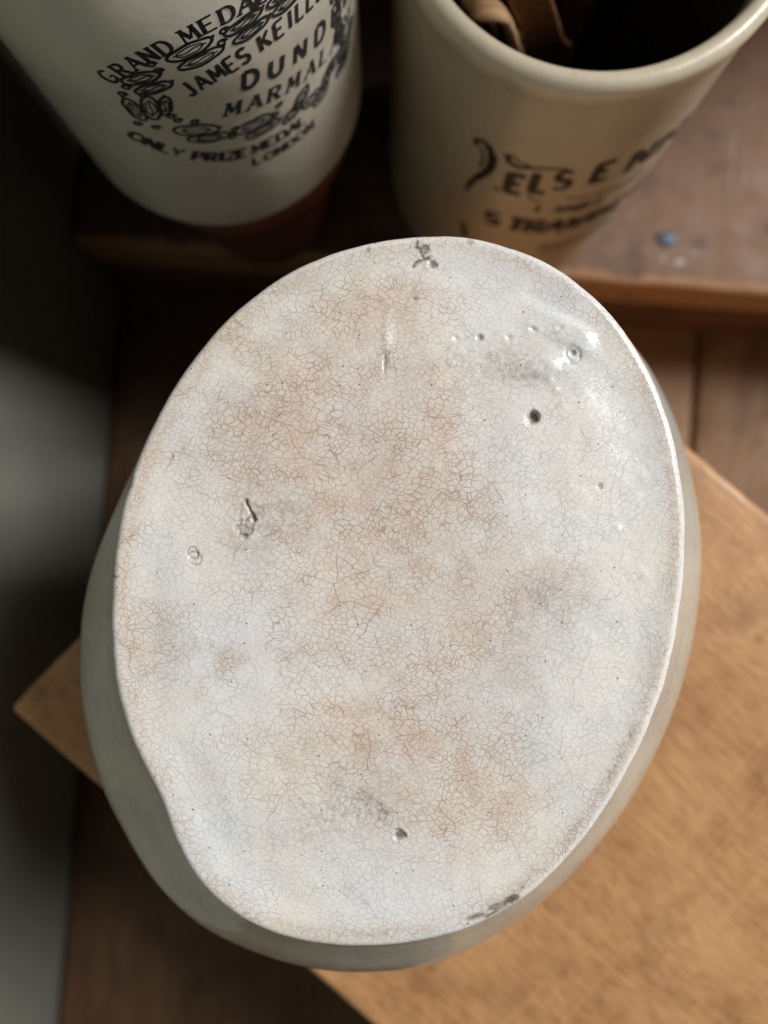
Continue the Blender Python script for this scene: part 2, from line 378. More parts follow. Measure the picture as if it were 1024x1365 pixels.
def closed_spline(pts, n):
    P = np.array([(p[0], p[1]) for p in pts]); m = len(P)
    seg = np.linalg.norm(np.roll(P, -1, 0) - P, axis=1); cum = np.concatenate([[0], np.cumsum(seg)])
    t = np.linspace(0, cum[-1], n, endpoint=False); i = np.clip(np.searchsorted(cum, t, 'right') - 1, 0, m - 1)
    u = ((t - cum[i]) / seg[i])[:, None]
    p0, p1, p2, p3 = P[(i - 1) % m], P[i], P[(i + 1) % m], P[(i + 2) % m]
    return .5 * ((2 * p1) + (-p0 + p2) * u + (2 * p0 - 5 * p1 + 4 * p2 - p3) * u * u + (-p0 + 3 * p1 - 3 * p2 + p3) * u ** 3)
base_px = [(146, 800), (146, 850), (152, 910), (165, 965), (188, 1020), (212, 1068), (234, 1126), (264, 1178), (313, 1223), (377, 1252), (450, 1265),
           (527, 1263), (604, 1249), (667, 1222), (726, 1179), (790, 1108), (848, 1012), (888, 915), (910, 810), (917, 710), (907, 612), (882, 525), (842, 450),
           (792, 392), (735, 350), (680, 327), (620, 313), (560, 312), (500, 320), (432, 339), (370, 370), (312, 414), (262, 468), (222, 528), (190, 590), (166, 655), (152, 725)]
body_px = [(107, 860), (112, 945), (132, 1035), (165, 1110), (214, 1184), (288, 1245), (387, 1284), (490, 1293), (590, 1278), (699, 1216), (800, 1118), (872, 1005), (920, 875),
           (937, 750), (927, 650), (898, 550), (850, 470), (780, 410), (700, 372), (610, 352), (530, 352), (440, 372), (350, 420), (272, 490), (212, 570), (160, 672), (122, 765)]
NA = 1240
def rings_from(px, z):
    w = [level(x, y, z) for x, y in px]; return closed_spline(w, NA)
Bc = rings_from(base_px, TZ); Wd = rings_from(body_px, TZ - .030)
cen = Bc.mean(0)
def by_angle(C, A):      # re-order contour C so that sample i lies at the angle of A[i] about the centre
    aC = np.unwrap(np.arctan2(*(C - cen).T[::-1])); aA = np.unwrap(np.arctan2(*(A - cen).T[::-1]))
    if aC[-1] < aC[0]: aC = aC[::-1]; C = C[::-1]
    flip = aA[-1] < aA[0]
    aCc = np.concatenate([aC - 2 * np.pi, aC, aC + 2 * np.pi, aC + 4 * np.pi]); CC = np.concatenate([C] * 4)
    while aA.min() < aCc[0]: aA = aA + 2 * np.pi
    while aA.max() > aCc[-1]: aA = aA - 2 * np.pi
    return np.stack([np.interp(aA, aCc, CC[:, 0]), np.interp(aA, aCc, CC[:, 1])], 1)
Wd = by_angle(Wd, Bc)
cn = (Bc - cen) / np.linalg.norm(Bc - cen, axis=1)[:, None]
Bc = Bc + cn * ((fbm(Bc[:, 0] * 1000, Bc[:, 1] * 1000, .22, 81, 3) - .5) * .00028)[:, None]
# marks on the base, in picture points turned into millimetres on the base's own plane
def mmp(px, py): p = level(px, py, TZ); return p.x * 1000, p.y * 1000
S = .1313                                            # millimetres per picture point on the base
NR = 262
def top_fields(X, Y):
    """height (mm) and wear of the base at X, Y (mm)"""
    h = (fbm(X, Y, .045, 11, 3) - .5) * 1.1 + (fbm(X, Y, .22, 21, 3) - .5) * .16
    tan = np.zeros_like(X); dirt = np.zeros_like(X); hole = np.zeros_like(X)
    wx_ = (fbm(X, Y, .12, 31, 4) - .5) * 14; wy_ = (fbm(X, Y, .12, 41, 4) - .5) * 14
    def g(px, py, rx, ry=None, rot=0, warp=1.0):
        x, y = mmp(px, py); ry = ry or rx
        dx = X - x + wx_ * warp; dy = Y - y + wy_ * warp
        c, s = math.cos(R(rot)), math.sin(R(rot)); a = dx * c + dy * s; b = -dx * s + dy * c
        return np.exp(-((a / (rx * S)) ** 2 + (b / (ry * S)) ** 2))
    for (px, py, rx, ry, rot, k) in [(485, 405, 62, 40, 15, .95), (345, 585, 60, 75, 0, 1.0), (420, 545, 85, 60, 30, .75), (395, 490, 50, 35, 0, .3), (560, 470, 55, 90, 0, .5),
            (460, 655, 95, 55, 0, .75), (570, 575, 70, 60, 0, .45), (640, 650, 80, 45, 0, .38), (205, 835, 42, 45, 0, .7), (540, 800, 95, 60, 0, .45), (655, 850, 65, 45, 0, .35),
            (700, 770, 60, 45, 0, .5), (600, 1005, 80, 60, 0, .55), (520, 975, 80, 45, 0, .5), (650, 1065, 60, 45, 0, .6), (285, 890, 28, 22, 0, .75), (410, 875, 60, 30, 0, .3),
            (225, 630, 50, 40, 0, .25), (200, 935, 25, 60, 0, .35), (470, 960, 70, 30, 0, .35), (545, 1080, 60, 40, 0, .35), (620, 395, 60, 30, 0, .28), (330, 1010, 60, 60, 0, .2),
            (700, 1060, 50, 40, 0, .35), (500, 720, 150, 80, 0, .4), (450, 640, 270, 260, 0, .28), (560, 960, 220, 200, 0, .22), (560, 640, 130, 90, 0, .35), (590, 900, 110, 80, 0, .35), (440, 820, 100, 60, 0, .3), (480, 1000, 140, 60, 10, .35), (420, 500, 110, 70, 35, .3), (600, 1130, 90, 40, 0, .3), (330, 800, 70, 30, 0, .2)]:
        tan = tan + k * g(px, py, rx, ry, rot)
    tan = tan * (.55 + .9 * fbm(X, Y, .35, 51, 4))
    tan = 1.22 * (1 - np.exp(-tan ** 1.25 * 1.1)); 
    for (px, py, rx, ry, rot, k) in [(655, 492, 62, 24, -8, .75), (735, 505, 40, 18, -10, .35), (365, 690, 48, 42, 0, .6), (338, 735, 30, 28, 0, .4), (470, 1078, 62, 38, 0, .7), (395, 1110, 60, 30, 10, .35),
            (715, 800, 50, 28, 20, .6), (690, 845, 45, 25, 0, .35), (500, 1075, 26, 8, -45, .9), (670, 900, 30, 30, 0, .2), (410, 380, 60, 8, 25, .3), (560, 350, 30, 25, 0, .2)]:
        dirt = dirt + k * g(px, py, rx, ry, rot, .5)
    fine = fbm(X, Y, 1.3, 61, 4)
    def pit(px, py, r, depth, dark, rough=.5, asp=1.0, rot=0, lip=0.0):
        nonlocal h, hole
        x, y = mmp(px, py); c, s = math.cos(R(rot)), math.sin(R(rot))
        a = (X - x) * c + (Y - y) * s; b = -(X - x) * s + (Y - y) * c
        d = np.sqrt(a ** 2 + (b * asp) ** 2) / (r * S) + (fine - .5) * rough
        m = 1 / (1 + np.exp((d - 1) * 9))
        h = h - depth * m * (.55 + .9 * fine) + lip * np.exp(-((d - 1.25) / .3) ** 2)
        hole = np.maximum(hole, dark * m)
        return m
    pit(711, 556, 8.5, 1.2, .45, 1.3, 1.15, 20, lip=.03); pit(706, 563, 4, .2, .25, 1.6)
    x, y = mmp(713.5, 554.5); hole = np.maximum(hole, .95 / (1 + np.exp((np.hypot(X - x, Y - y) / (6.0 * S) + (fine - .5) * .9 - 1) * 8)))
    for a in [(567, 332, 5, .3, .6), (577, 353, 5.5, .3, .8)]:
        pit(*a, 1.8, lip=.06)
    pit(325, 706, 8, .25, .22, 2.4); pit(344, 684, 8, .1, .12, 2.6)
    def stroke(pts, w, k, depth=.15):
        nonlocal hole, h
        q = [mmp(*p) for p in pts]; dm = np.full_like(X, 1e9)
        xx = X + (fine - .5) * .5; yy = Y + (fbm(X, Y, 1.5, 66, 3) - .5) * .5
        for (ax, ay), (bx, by) in zip(q[:-1], q[1:]):
            L2 = (bx - ax) ** 2 + (by - ay) ** 2 + 1e-9; t = np.clip(((xx - ax) * (bx - ax) + (yy - ay) * (by - ay)) / L2, 0, 1)
            dm = np.minimum(dm, np.hypot(xx - ax - t * (bx - ax), yy - ay - t * (by - ay)))
        e = np.exp(-(dm / (w * S)) ** 2); hole = np.maximum(hole, np.clip(k * e * (.5 + fine), 0, 1)); h = h - depth * e
    def ring(px, py, r, k, asp=1.0, rot=0, rough=.6, w=.12):
        nonlocal hole, h
        x, y = mmp(px, py); c, s = math.cos(R(rot)), math.sin(R(rot)); a = (X - x) * c + (Y - y) * s; b = -(X - x) * s + (Y - y) * c
        d = np.sqrt(a ** 2 + (b * asp) ** 2) / (r * S) + (fine - .5) * rough
        e = np.exp(-((d - 1) / w) ** 2); hole = np.maximum(hole, k * e); h = h - .15 * e
        return d
    stroke([(328, 667), (332, 678), (338, 687), (339, 694)], 2.2, 1.4, .3); stroke([(336, 686), (340, 691)], 3.4, 1.3, .2); stroke([(329, 692), (337, 688)], 1.8, .8)
    stroke([(322, 692), (318, 703), (321, 714), (328, 717), (335, 708), (338, 696)], 1.7, .65, .1); stroke([(321, 712), (330, 714)], 2.6, .9, .1); stroke([(322, 672), (320, 686)], 1.6, .4, .05)
    stroke([(557, 322), (556, 329), (562, 331), (562, 340), (566, 345), (572, 343)], 2.4, 1.1, .2); stroke([(564, 345), (556, 349), (551, 354)], 2.4, 1.0, .15); stroke([(563, 328), (571, 327), (571, 333), (565, 337)], 2.4, .9, .1)
    stroke([(480, 1052), (500, 1068), (515, 1085)], 2.5, .35, .05); stroke([(350, 716), (372, 708)], 1.4, .4, .03); stroke([(520, 462), (518, 480), (519, 492)], 1.8, .30, .05)
    stroke([(648, 1222), (664, 1214), (676, 1208)], 2.4, .9, .1); stroke([(672, 1204), (690, 1196)], 3.0, 1.0, .2)
    ring(257, 736, 6.5, .6, .9, 0, .9, .16); ring(260, 744, 7.5, .55, .85, 20, .8, .15); pit(259, 741, 6, .3, .12, .5)
    pit(532, 1114, 8, .45, .8, 1.2, 1.6, lip=.08); pit(531, 1107, 5, .3, .6, 1, 2.5)
    pit(553, 398, 3, .15, .55, .5); pit(172, 645, 6, .5, .75, 1.0, .5, -15); pit(491, 333, 4, .25, .7, 1.2)
    for a in [(682, 1199, 9, .7, .95, .9, 1.5, 25), (660, 1209, 13, .4, .7, .9, 3, 22), (636, 1221, 12, .3, .8, .9, 4, 18), (150, 768, 3, .2, .8), (155, 769, 2, .2, .9), (800, 648, 4, .15, .45, 1.2), (913, 605, 4, .2, .6, 1.0), (628, 322, 6, .2, .45, 1.6)]:
        pit(*a)
    # row of glazed-over stilt marks and the runs beside them
    def bump(px, py, r, hh, dip=0.0, asp=1.0, rot=0):
        nonlocal h
        x, y = mmp(px, py); c, s = math.cos(R(rot)), math.sin(R(rot)); a = (X - x) * c + (Y - y) * s; b = -(X - x) * s + (Y - y) * c
        d = np.sqrt(a ** 2 + (b * asp) ** 2) / (r * S)
        h = h + hh * np.exp(-d ** 2) - dip * np.exp(-(d * 2.2) ** 2)
    def wedge(px, py, ry, hh, rot):
        nonlocal h
        x, y = mmp(px, py); u = X - x; v_ = (Y - y) - u * math.tan(R(rot)) * .25
        h = h + hh * np.where(u < 0, np.exp(-(u / 7.5) ** 2), np.exp(-(u / 2.3) ** 2)) * np.exp(-(v_ / ry) ** 4)
    for a in [(608, 451, 8, .10, .25), (640, 449, 8, .12, .4), (679, 449, 9, .12, .3), (711, 438, 11, .15, .36, 1.5, -25), (747, 437, 9, .14, .26, 1.3, 15)]:
        bump(*a)
    pit(640, 449, 4.5, .1, .5, .4)
    
    ring(764, 472, 9, .18, .8, 20, .5, .2); pit(764, 470, 4, .35, .3, .8)
    wedge(776, 452, 2.6, .52, -62); wedge(730, 488, 1.7, .47, 20); bump(716, 497, 8, .2); bump(733, 506, 6, .2)
    bump(515, 455, 7, .16, .0, .18, -2); bump(513, 487, 3.5, -.12, 0, .22, -2); pit(513, 481, 2.5, .1, .35, .8, .2, -2)
    global gloss
    gloss = np.zeros_like(X)
    for a in [(752, 472, 62, 38, 35), (690, 445, 90, 16, 5), (860, 560, 30, 60, 0)]: gloss = gloss + g(*a, .4)
    for i in range(30):                                # small pimples in the glaze
        a_ = rng.random() * 6.28; r_ = rng.random() ** .5
        bump(530 + 370 * r_ * math.cos(a_), 780 + 450 * r_ * math.sin(a_), 4 + 4 * rng.random(), .05 + .07 * rng.random())
    return h, tan, dirt, hole
s_top = np.linspace(0, 1, NR) ** .93
s_top = s_top[1:]
RR = .0015
inner = cen + (Bc - cen) * (1 - RR / np.linalg.norm(Bc - cen, axis=1))[:, None]
X = (cen[0] + (inner[:, 0] - cen[0])[None, :] * s_top[:, None]) * 1000
Y = (cen[1] + (inner[:, 1] - cen[1])[None, :] * s_top[:, None]) * 1000
h, tan, dirt, hole = top_fields(X, Y); gloss_top = gloss.copy()
edge_d = (1 - s_top)[:, None] * np.linalg.norm(inner - cen, axis=1)[None, :] * 1000           # mm in from the rim
ang_ = np.arctan2((Bc - cen)[:, 1], (Bc - cen)[:, 0])[None, :]
h = h * np.clip(edge_d / 5, .15, 1)
rimn = fbm(X, Y, .10, 71, 4)
h += -.22 * np.exp(-((edge_d - 6) / 4.5) ** 2)                                             # shallow dish just inside the worn rim
rimband = np.exp(-((edge_d - 1.2) / .9) ** 2)
rimsel = .25 + .75 * np.clip(np.cos(ang_ + .25), 0, 1) + .45 * np.clip(np.cos(ang_ + 1.5), 0, 1)
dirt += rimband * rimsel * np.clip(rimn * 3.4 - 1.35, 0, 1.2) * .6
tan += np.exp(-(edge_d / 2.6) ** 2) * (.25 + .45 * rimn)
rows = [np.stack([X / 1000, Y / 1000, TZ + h / 1000], -1)]
zedge = h[-1] / 1000
wear = [np.stack([tan, np.clip(dirt, 0, 1), np.clip(hole, 0, 1), np.ones_like(X)], -1)]
# rim roll, then the flared body down to its mouth on the box
prof = []
for i in range(1, 7):
    a = i / 6 * math.pi / 2; prof.append((RR * (1 - math.cos(a)), ('r', math.sin(a)), 1.0 - max(0, i - 3) / 3 * .75))
body = [(.0020, .006), (.0030, .012), (.0042, .03), (.006, .075), (.009, .17), (.013, .34), (.018, .58), (.023, .80), (.027, .93), (.030, .995), (.0325, 1.015), (.0340, .998), (.0352, 1.0),
        (.040, .985), (.047, .93), (.054, .83), (.061, .70), (.067, .58), (.071, .50), (.0738, .47), (.0747, .44)]
fine_body = []
for (a, b_) in zip(body[:-1], body[1:]):
    for t in np.linspace(0, 1, 5)[:-1]: fine_body.append((a[0] + (b_[0] - a[0]) * t, a[1] + (b_[1] - a[1]) * t))
fine_body.append(body[-1])
fb = np.array(fine_body); ker = np.array([1, 2, 3, 2, 1]) / 9
f2 = fb[:, 1].copy(); f2[2:-2] = np.convolve(fb[:, 1], ker, 'valid'); fb[:, 1] = f2
side_rows = []; side_w = []
for d, (_, f), tp in prof:
    P_ = inner + (Bc - inner) * f; side_rows.append(np.column_stack([P_, TZ + zedge * (1 - d / .012) - d])); side_w.append(tp)
for d, f in fb:
    P_ = Bc + (Wd - Bc) * f
    wob = (fbm(P_[:, 0] * 1000, P_[:, 1] * 1000 + d * 1500, .03, 91, 2) - .5) * .0012
    n_ = (P_ - cen) / np.linalg.norm(P_ - cen, axis=1)[:, None]
    P_ = P_ + n_ * (wob * min(1, d / .01))[:, None]
    side_rows.append(np.column_stack([P_, TZ + zedge * max(0, 1 - d / .012) - np.full(NA, d)])); side_w.append(0.0)
allr = np.concatenate([rows[0].reshape(-1, 3)] + side_rows)
nrow = len(s_top) + len(side_rows)
V = np.concatenate([allr, [[cen[0], cen[1], TZ + float(h[0].mean()) / 1000]], [[cen[0], cen[1], side_rows[-1][0, 2]]]])
W_side = np.zeros((len(side_rows) * NA, 4))
ph_, pt_, pd_, pq_ = top_fields(np.stack([q[:, 0] for q in side_rows[:6]]) * 1000, np.stack([q[:, 1] for q in side_rows[:6]]) * 1000)
for i, t_ in enumerate(side_w):
    if i < 6: W_side[i * NA:(i + 1) * NA, 2] = np.clip(pq_[i], 0, 1)
    W_side[i * NA:(i + 1) * NA, 3] = t_
    W_side[i * NA:(i + 1) * NA, 0] = .5 * t_ * (.2 + rimn[-1]) * (1.15 - rimsel[0]).clip(0, 1)
    W_side[i * NA:(i + 1) * NA, 1] = .25 * t_ * np.clip(rimsel[0], 0, 1) * np.clip(rimn[-1] * 3 - 1.2, 0, 1)
WW = np.concatenate([wear[0].reshape(-1, 4), W_side, [[.2, 0, 0, 1]], [[0, 0, 0, 0]]])
i0 = np.arange(nrow - 1)[:, None] * NA; j = np.arange(NA)[None, :]; j1 = (j + 1) % NA
quads = np.stack([i0 + j, i0 + j1, i0 + NA + j1, i0 + NA + j], -1).reshape(-1, 4)
nv = nrow * NA
tri_a = np.stack([np.full(NA, nv), (j1)[0], j[0]], -1); last = (nrow - 1) * NA
tri_b = np.stack([np.full(NA, nv + 1), last + j[0], last + j1[0]], -1)
me = bpy.data.meshes.new('ironstone_pot')
me.vertices.add(len(V)); me.vertices.foreach_set('co', V.astype(np.float32).ravel())
loops = np.concatenate([quads.ravel(), tri_a.ravel(), tri_b.ravel()]).astype(np.int32)
tot = np.concatenate([np.full(len(quads), 4), np.full(2 * NA, 3)]).astype(np.int32)
me.loops.add(len(loops)); me.loops.foreach_set('vertex_index', loops)
me.polygons.add(len(tot)); me.polygons.foreach_set('loop_start', np.concatenate([[0], np.cumsum(tot)[:-1]]).astype(np.int32))
me.polygons.foreach_set('loop_total', tot)
me.polygons.foreach_set('use_smooth', np.ones(len(tot), bool)); me.update(calc_edges=True); me.validate()
ca = me.color_attributes.new('wear', 'FLOAT_COLOR', 'POINT'); ca.data.foreach_set('color', WW.astype(np.float32).ravel())
gl = me.attributes.new('gloss', 'FLOAT', 'POINT'); gg = np.zeros(len(V)); gg[:gloss_top.size] = np.clip(gloss_top, 0, 1).ravel(); gl.data.foreach_set('value', gg.astype(np.float32))
me.materials.append(M['iron'])
# origin at the foot
off = Vector((float(cen[0]), float(cen[1]), BZ + .0002))
me.transform(Matrix.Translation(-off))
if sum(p.normal.z for p in list(me.polygons)[:50]) < 0: me.flip_normals()
pot = bpy.data.objects.new('ironstone_pot', me); COL.objects.link(pot); pot.location = off
tag(pot, 'large white oval ironstone pot turned upside down, its flat base crazed and stained tan', 'pot')

# ------------------------------------------------------------------ lathe
def lathe(profile, seg=160):
    vs = []; fs = []; n = len(profile)
    for k_ in range(seg):
        a = 2 * math.pi * k_ / seg; c, s = math.cos(a), math.sin(a)
        for r_, z in profile: vs.append((r_ * c, r_ * s, z))
    for k_ in range(seg):
        o = k_ * n; p = ((k_ + 1) % seg) * n
        for i in range(n - 1): fs.append((o + i, p + i, p + i + 1, o + i + 1))
    return vs, fs
def arc(cx, cz, r_, a0, a1, n=8): return [(cx + r_ * math.cos(R(a0 + (a1 - a0) * i / n)), cz + r_ * math.sin(R(a0 + (a1 - a0) * i / n))) for i in range(n + 1)]

# ------------------------------------------------------------------ lettering: a small stroke alphabet laid as ribbons on a cylinder
def curve(*p): return list(p)
def ell(cx, cy, rx, ry, a0, a1, n=14): return [(cx + rx * math.cos(R(a0 + (a1 - a0) * i / n)), cy + ry * math.sin(R(a0 + (a1 - a0) * i / n))) for i in range(n + 1)]
G = {'A': [[(0, 0), (.5, 1)], [(.5, 1), (1, 0)], [(.2, .36), (.8, .36)]],
     'B': [[(.1, 0), (.1, 1)], [(.1, 1), (.5, 1)] + ell(.5, .77, .32, .23, 90, -90) + [(.1, .54)], [(.1, .54), (.55, .54)] + ell(.55, .27, .38, .27, 90, -90) + [(.1, 0)]],
     'C': [ell(.55, .5, .5, .5, 45, 315, 20)], 'D': [[(.1, 0), (.1, 1)], [(.1, 1), (.45, 1)] + ell(.45, .5, .5, .5, 90, -90) + [(.1, 0)]],
     'E': [[(.1, 0), (.1, 1)], [(.1, 1), (.9, 1)], [(.1, .52), (.72, .52)], [(.1, 0), (.9, 0)]],
     'F': [[(.1, 0), (.1, 1)], [(.1, 1), (.9, 1)], [(.1, .52), (.7, .52)]],
     'G': [ell(.52, .5, .48, .5, 45, 350, 20), [(.6, .45), (1, .45)], [(.98, .45), (.98, .05)]],
     'H': [[(.1, 0), (.1, 1)], [(.9, 0), (.9, 1)], [(.1, .52), (.9, .52)]], 'I': [[(.5, 0), (.5, 1)]],
     'J': [[(.7, 1), (.7, .3)] + ell(.4, .27, .3, .27, 0, -150)], 'K': [[(.1, 0), (.1, 1)], [(.9, 1), (.15, .42)], [(.35, .58), (.95, 0)]],
     'L': [[(.1, 1), (.1, 0)], [(.1, 0), (.85, 0)]], 'M': [[(.02, 0), (.1, 1)], [(.1, 1), (.5, .2)], [(.5, .2), (.9, 1)], [(.9, 1), (.98, 0)]],
     'N': [[(.1, 0), (.1, 1)], [(.1, 1), (.9, 0)], [(.9, 0), (.9, 1)]], 'O': [ell(.5, .5, .47, .5, 0, 360, 24)],
     'P': [[(.1, 0), (.1, 1)], [(.1, 1), (.5, 1)] + ell(.5, .74, .36, .26, 90, -90) + [(.1, .48)]],
     'R': [[(.1, 0), (.1, 1)], [(.1, 1), (.5, 1)] + ell(.5, .76, .34, .24, 90, -90) + [(.1, .52)], [(.45, .52), (.92, 0)]],
     'S': [ell(.5, .75, .36, .25, 30, 270, 12) + ell(.5, .25, .38, .25, 90, -150, 12)],
     'T': [[(.5, 0), (.5, 1)], [(.02, 1), (.98, 1)]], 'U': [[(.1, 1), (.1, .35)] + ell(.5, .35, .4, .35, 180, 360, 14) + [(.9, 1)]],
     'V': [[(.02, 1), (.5, 0)], [(.5, 0), (.98, 1)]], 'W': [[(0, 1), (.27, 0)], [(.27, 0), (.5, .8)], [(.5, .8), (.73, 0)], [(.73, 0), (1, 1)]],
     'Y': [[(.05, 1), (.5, .5)], [(.95, 1), (.5, .5)], [(.5, .5), (.5, 0)]], 'Z': [[(.05, 1), (.95, 1)], [(.95, 1), (.05, 0)], [(.05, 0), (.95, 0)]],
     '&': [[(.95, 0), (.3, .75)] + ell(.48, .84, .2, .16, 200, 0, 10) + [(.2, .35)] + ell(.4, .22, .3, .22, 160, 330, 10) + [(.95, .4)]], '.': [[(.3, .42), (.7, .42)]], '8': [ell(.5, .75, .33, .25, 0, 360), ell(.5, .26, .4, .26, 0, 360)],
     '1': [[(.5, 0), (.5, 1)]], '7': [[(.05, 1), (.95, 1)], [(.95, 1), (.4, 0)]], '3': [ell(.5, .75, .36, .25, 150, -90), ell(.5, .26, .4, .26, 90, -150)]}
class Ink:
    """ribbons given in (arc mm, height mm); laid on the jar wall r(z)"""
    def __init__(s, rad, lift=.00006): s.v = []; s.f = []; s.rad = rad; s.lift = lift; s.k = 0
    def ribbon(s, pts, w, w2=None):
        w2 = w if w2 is None else w2
        q = [Vector(pts[0])]
        for p in pts[1:]:                               # resample finely so ribbons follow the curve of the wall
            p = Vector(p); d = (p - q[-1]).length; n = max(1, int(d / 1.2))
            a = q[-1].copy(); q += [a.lerp(p, (i + 1) / n) for i in range(n)]
        if len(q) < 2: return
        b = len(s.v); s.k += 1; lift = s.lift + (s.k % 9) * 2e-6
        for i, p in enumerate(q):
            t = (q[min(i + 1, len(q) - 1)] - q[max(i - 1, 0)])
            if t.length < 1e-6: t = Vector((1, 0))
            t.normalize(); n = Vector((-t.y, t.x)); ww = (w + (w2 - w) * i / (len(q) - 1)) / 2
            for sg in (1, -1):
                e = p + n * ww * sg; r_ = s.rad(e.y / 1000) + lift; a = e.x / 1000 / s.rad(e.y / 1000)
                s.v.append((r_ * math.cos(a), r_ * math.sin(a), e.y / 1000))
        for i in range(len(q) - 1): s.f.append((b + 2 * i, b + 2 * i + 1, b + 2 * i + 3, b + 2 * i + 2))
    def glyph(s, ch, x, z, w, h, th, tilt=0.0, serif=False, slant=0.0, thin=.55, jit=0.0):
        c, sn = math.cos(tilt), math.sin(tilt)
        def T(p):
            u = (p[0] - .5) * w + (p[1] - .5) * h * slant; v_ = (p[1] - .5) * h
            return (x + u * c - v_ * sn, z + u * sn + v_ * c)
        for st in G.get(ch, []):
            (x0, y0), (x1, y1) = st[0], st[-1]
            vertical = abs(y1 - y0) > .5 and len(st) == 2
            rising = vertical and (x1 - x0) * (y1 - y0) > .05
            tt = th if (vertical and not rising) or len(st) > 4 else th * thin
            if len(st) > 6 and serif:                    # bowls swell in the middle
                hm = len(st) // 2; s.ribbon([T(p) for p in st[:hm + 1]], th * .5, th); s.ribbon([T(p) for p in st[hm:]], th, th * .5)
            else: s.ribbon([T(p) for p in st], tt)
            if serif and vertical:
                for (a, b) in (st[0], st[-1]):
                    if b in (0, 1): s.ribbon([T((a - .22, b)), T((a + .22, b))], th * .45)
    def word(s, txt, cx_list, zf, w, h, th, **kw):
        for ch, x in zip(txt, cx_list):
            e = .5; tilt = math.atan2(zf(x + e) - zf(x - e), 2 * e)
            s.glyph(ch, x, zf(x), w, h, th, tilt, **kw)
    def build(s, name, mat, parent): return link(name, mesh(name, s.v, s.f), mat, parent, False)

# ------------------------------------------------------------------ white marmalade jar on its terracotta pot
kx, ky = -.04675, .12645
KR = .0405
jar = empty('marmalade_jar', (kx, ky, .101))
tag(jar, 'white marmalade jar with black wreath lettering, standing on a terracotta pot', 'jar')
pr = [(.0002, .0012), (.030, .0012), (.0345, .0)] + arc(KR - .0045, .0045, .0045, -90, 0, 10)
pr += [(KR, .03), (KR, .06), (KR, .098)] + arc(KR - .004, .098, .004, 0, 70, 6) + [(.0365, .1040), (.0360, .106), (.0360, .109), (.0368, .1105), (.0382, .1115), (.0386, .1135), (.0384, .1165), (.0375, .1182), (.0362, .1188),
       (.0347, .1182), (.0338, .1165), (.0336, .11), (.0340, .105), (.0365, .097), (.0365, .010), (.033, .0062), (.0002, .0058)]
link('jar_wall', mesh('jar_wall', *lathe(pr)), M['keiller'], jar)
kd = KR * math.pi / 180 * 1000                        # mm of arc per degree
ink = Ink(lambda z: KR)
z0 = 101
A_ = lambda d: d * kd
# arched top line
zg = lambda x: -z0 + 181.9 - .0125 * (x / kd + 62) ** 2 * .62 + (x / kd + 62) * .02
ink.word('GRAND', [A_(a) for a in (-97.5, -92.9, -88.4, -83.9, -79.4)], zg, 2.6, 3.5, .95, serif=True)
ink.word('MEDAL', [A_(a) for a in (-72.2, -66.8, -61.6, -56.2, -51.2)], zg, 2.9, 3.5, .95, serif=True)
ink.word('OFMERIT', [A_(a) for a in (-43, -38.4, -30, -24, -18, -13, -9)], zg, 2.6, 3.7, .85, serif=True)
zj = lambda x: -z0 + 170.6 - .0095 * (x / kd + 50) ** 2 * .55
ink.word('JAMES', [A_(a) for a in (-77.8, -73.6, -69.0, -64.6, -60.6)], zj, 2.5, 4.3, .95, thin=.8)
ink.word('KEILLER', [A_(a) for a in (-53.6, -48.6, -44.6, -40.6, -36.2, -31.6, -27)], zj, 2.6, 4.3, .95, thin=.8)
ink.word('&SONS', [A_(a) for a in (-20, -15, -10, -5, 0)], zj, 2.6, 4.3, .95, thin=.8)
zd = lambda x: -z0 + 162.9 - (x / kd + 61) * .17
ink.word('DUNDEE', [A_(a) for a in (-60.5, -52, -43, -34.2, -25.5, -17)], zd, 3.6, 4.6, 1.25, thin=.75)
zm = lambda x: -z0 + 156.4 - (x / kd + 68) * .165
ink.word('MARMALADE', [A_(a) for a in (-68, -61, -54.4, -47.4, -40.2, -33.6, -27.4, -21, -15)], zm, 3.1, 3.9, 1.05, serif=True, slant=.12)
zo = lambda x: -z0 + 138.6 + .0105 * (x / kd + 62) ** 2 * .72
ink.word('ONLY', [A_(a) for a in (-100.2, -96.4, -92.8, -89.6)], zo, 2.9, 3.4, 1.35, serif=True)
ink.word('PRIZE', [A_(a) for a in (-83.6, -79.9, -76.7, -73.6, -70)], zo, 2.6, 3.4, 1.35, serif=True)
zo2 = lambda x: -z0 + 138.7 - (x / kd + 62) * .05
ink.word('MEDAL', [A_(a) for a in (-64.5, -60, -55.6, -51.2, -47)], zo2, 2.8, 3.1, 1.1, serif=True)
ink.word('LONDON', [A_(a) for a in (-66, -61.6, -57.4, -53.2, -49, -44.6)], lambda x: zo2(x) - 5.2 + .02 * (x / kd + 66), 2.5, 2.8, 1.0, serif=True)
ink.build('lettering', M['ink'], jar)
wr = Ink(lambda z: KR, .00009)
rr = random.Random(5)
def leaf(deg, z, ln, wd, tilt, n=2):
    x0 = A_(deg); z -= z0; c, s = math.cos(R(tilt)), math.sin(R(tilt))
    T = lambda u, v: (x0 + u * c - v * s, z + u * s + v * c)
    for i in range(n):
        k_ = 1 - i * .42
        pts = [T(ln / 2 * k_ * math.cos(a), wd / 2 * k_ * math.sin(a) * (1 + .07 * math.sin(5 * a + z))) for a in np.linspace(0, 2 * math.pi, 30)]
        wr.ribbon(pts, .70 - .34 * i)
    wr.ribbon([T(ln * .36 * t, .2 * math.sin(t * 5)) for t in np.linspace(-1, 1, 9)], .35)
    wr.ribbon([T(ln / 2 - .4, 0), T(ln / 2 + .7, .5)], 1.1, .5)
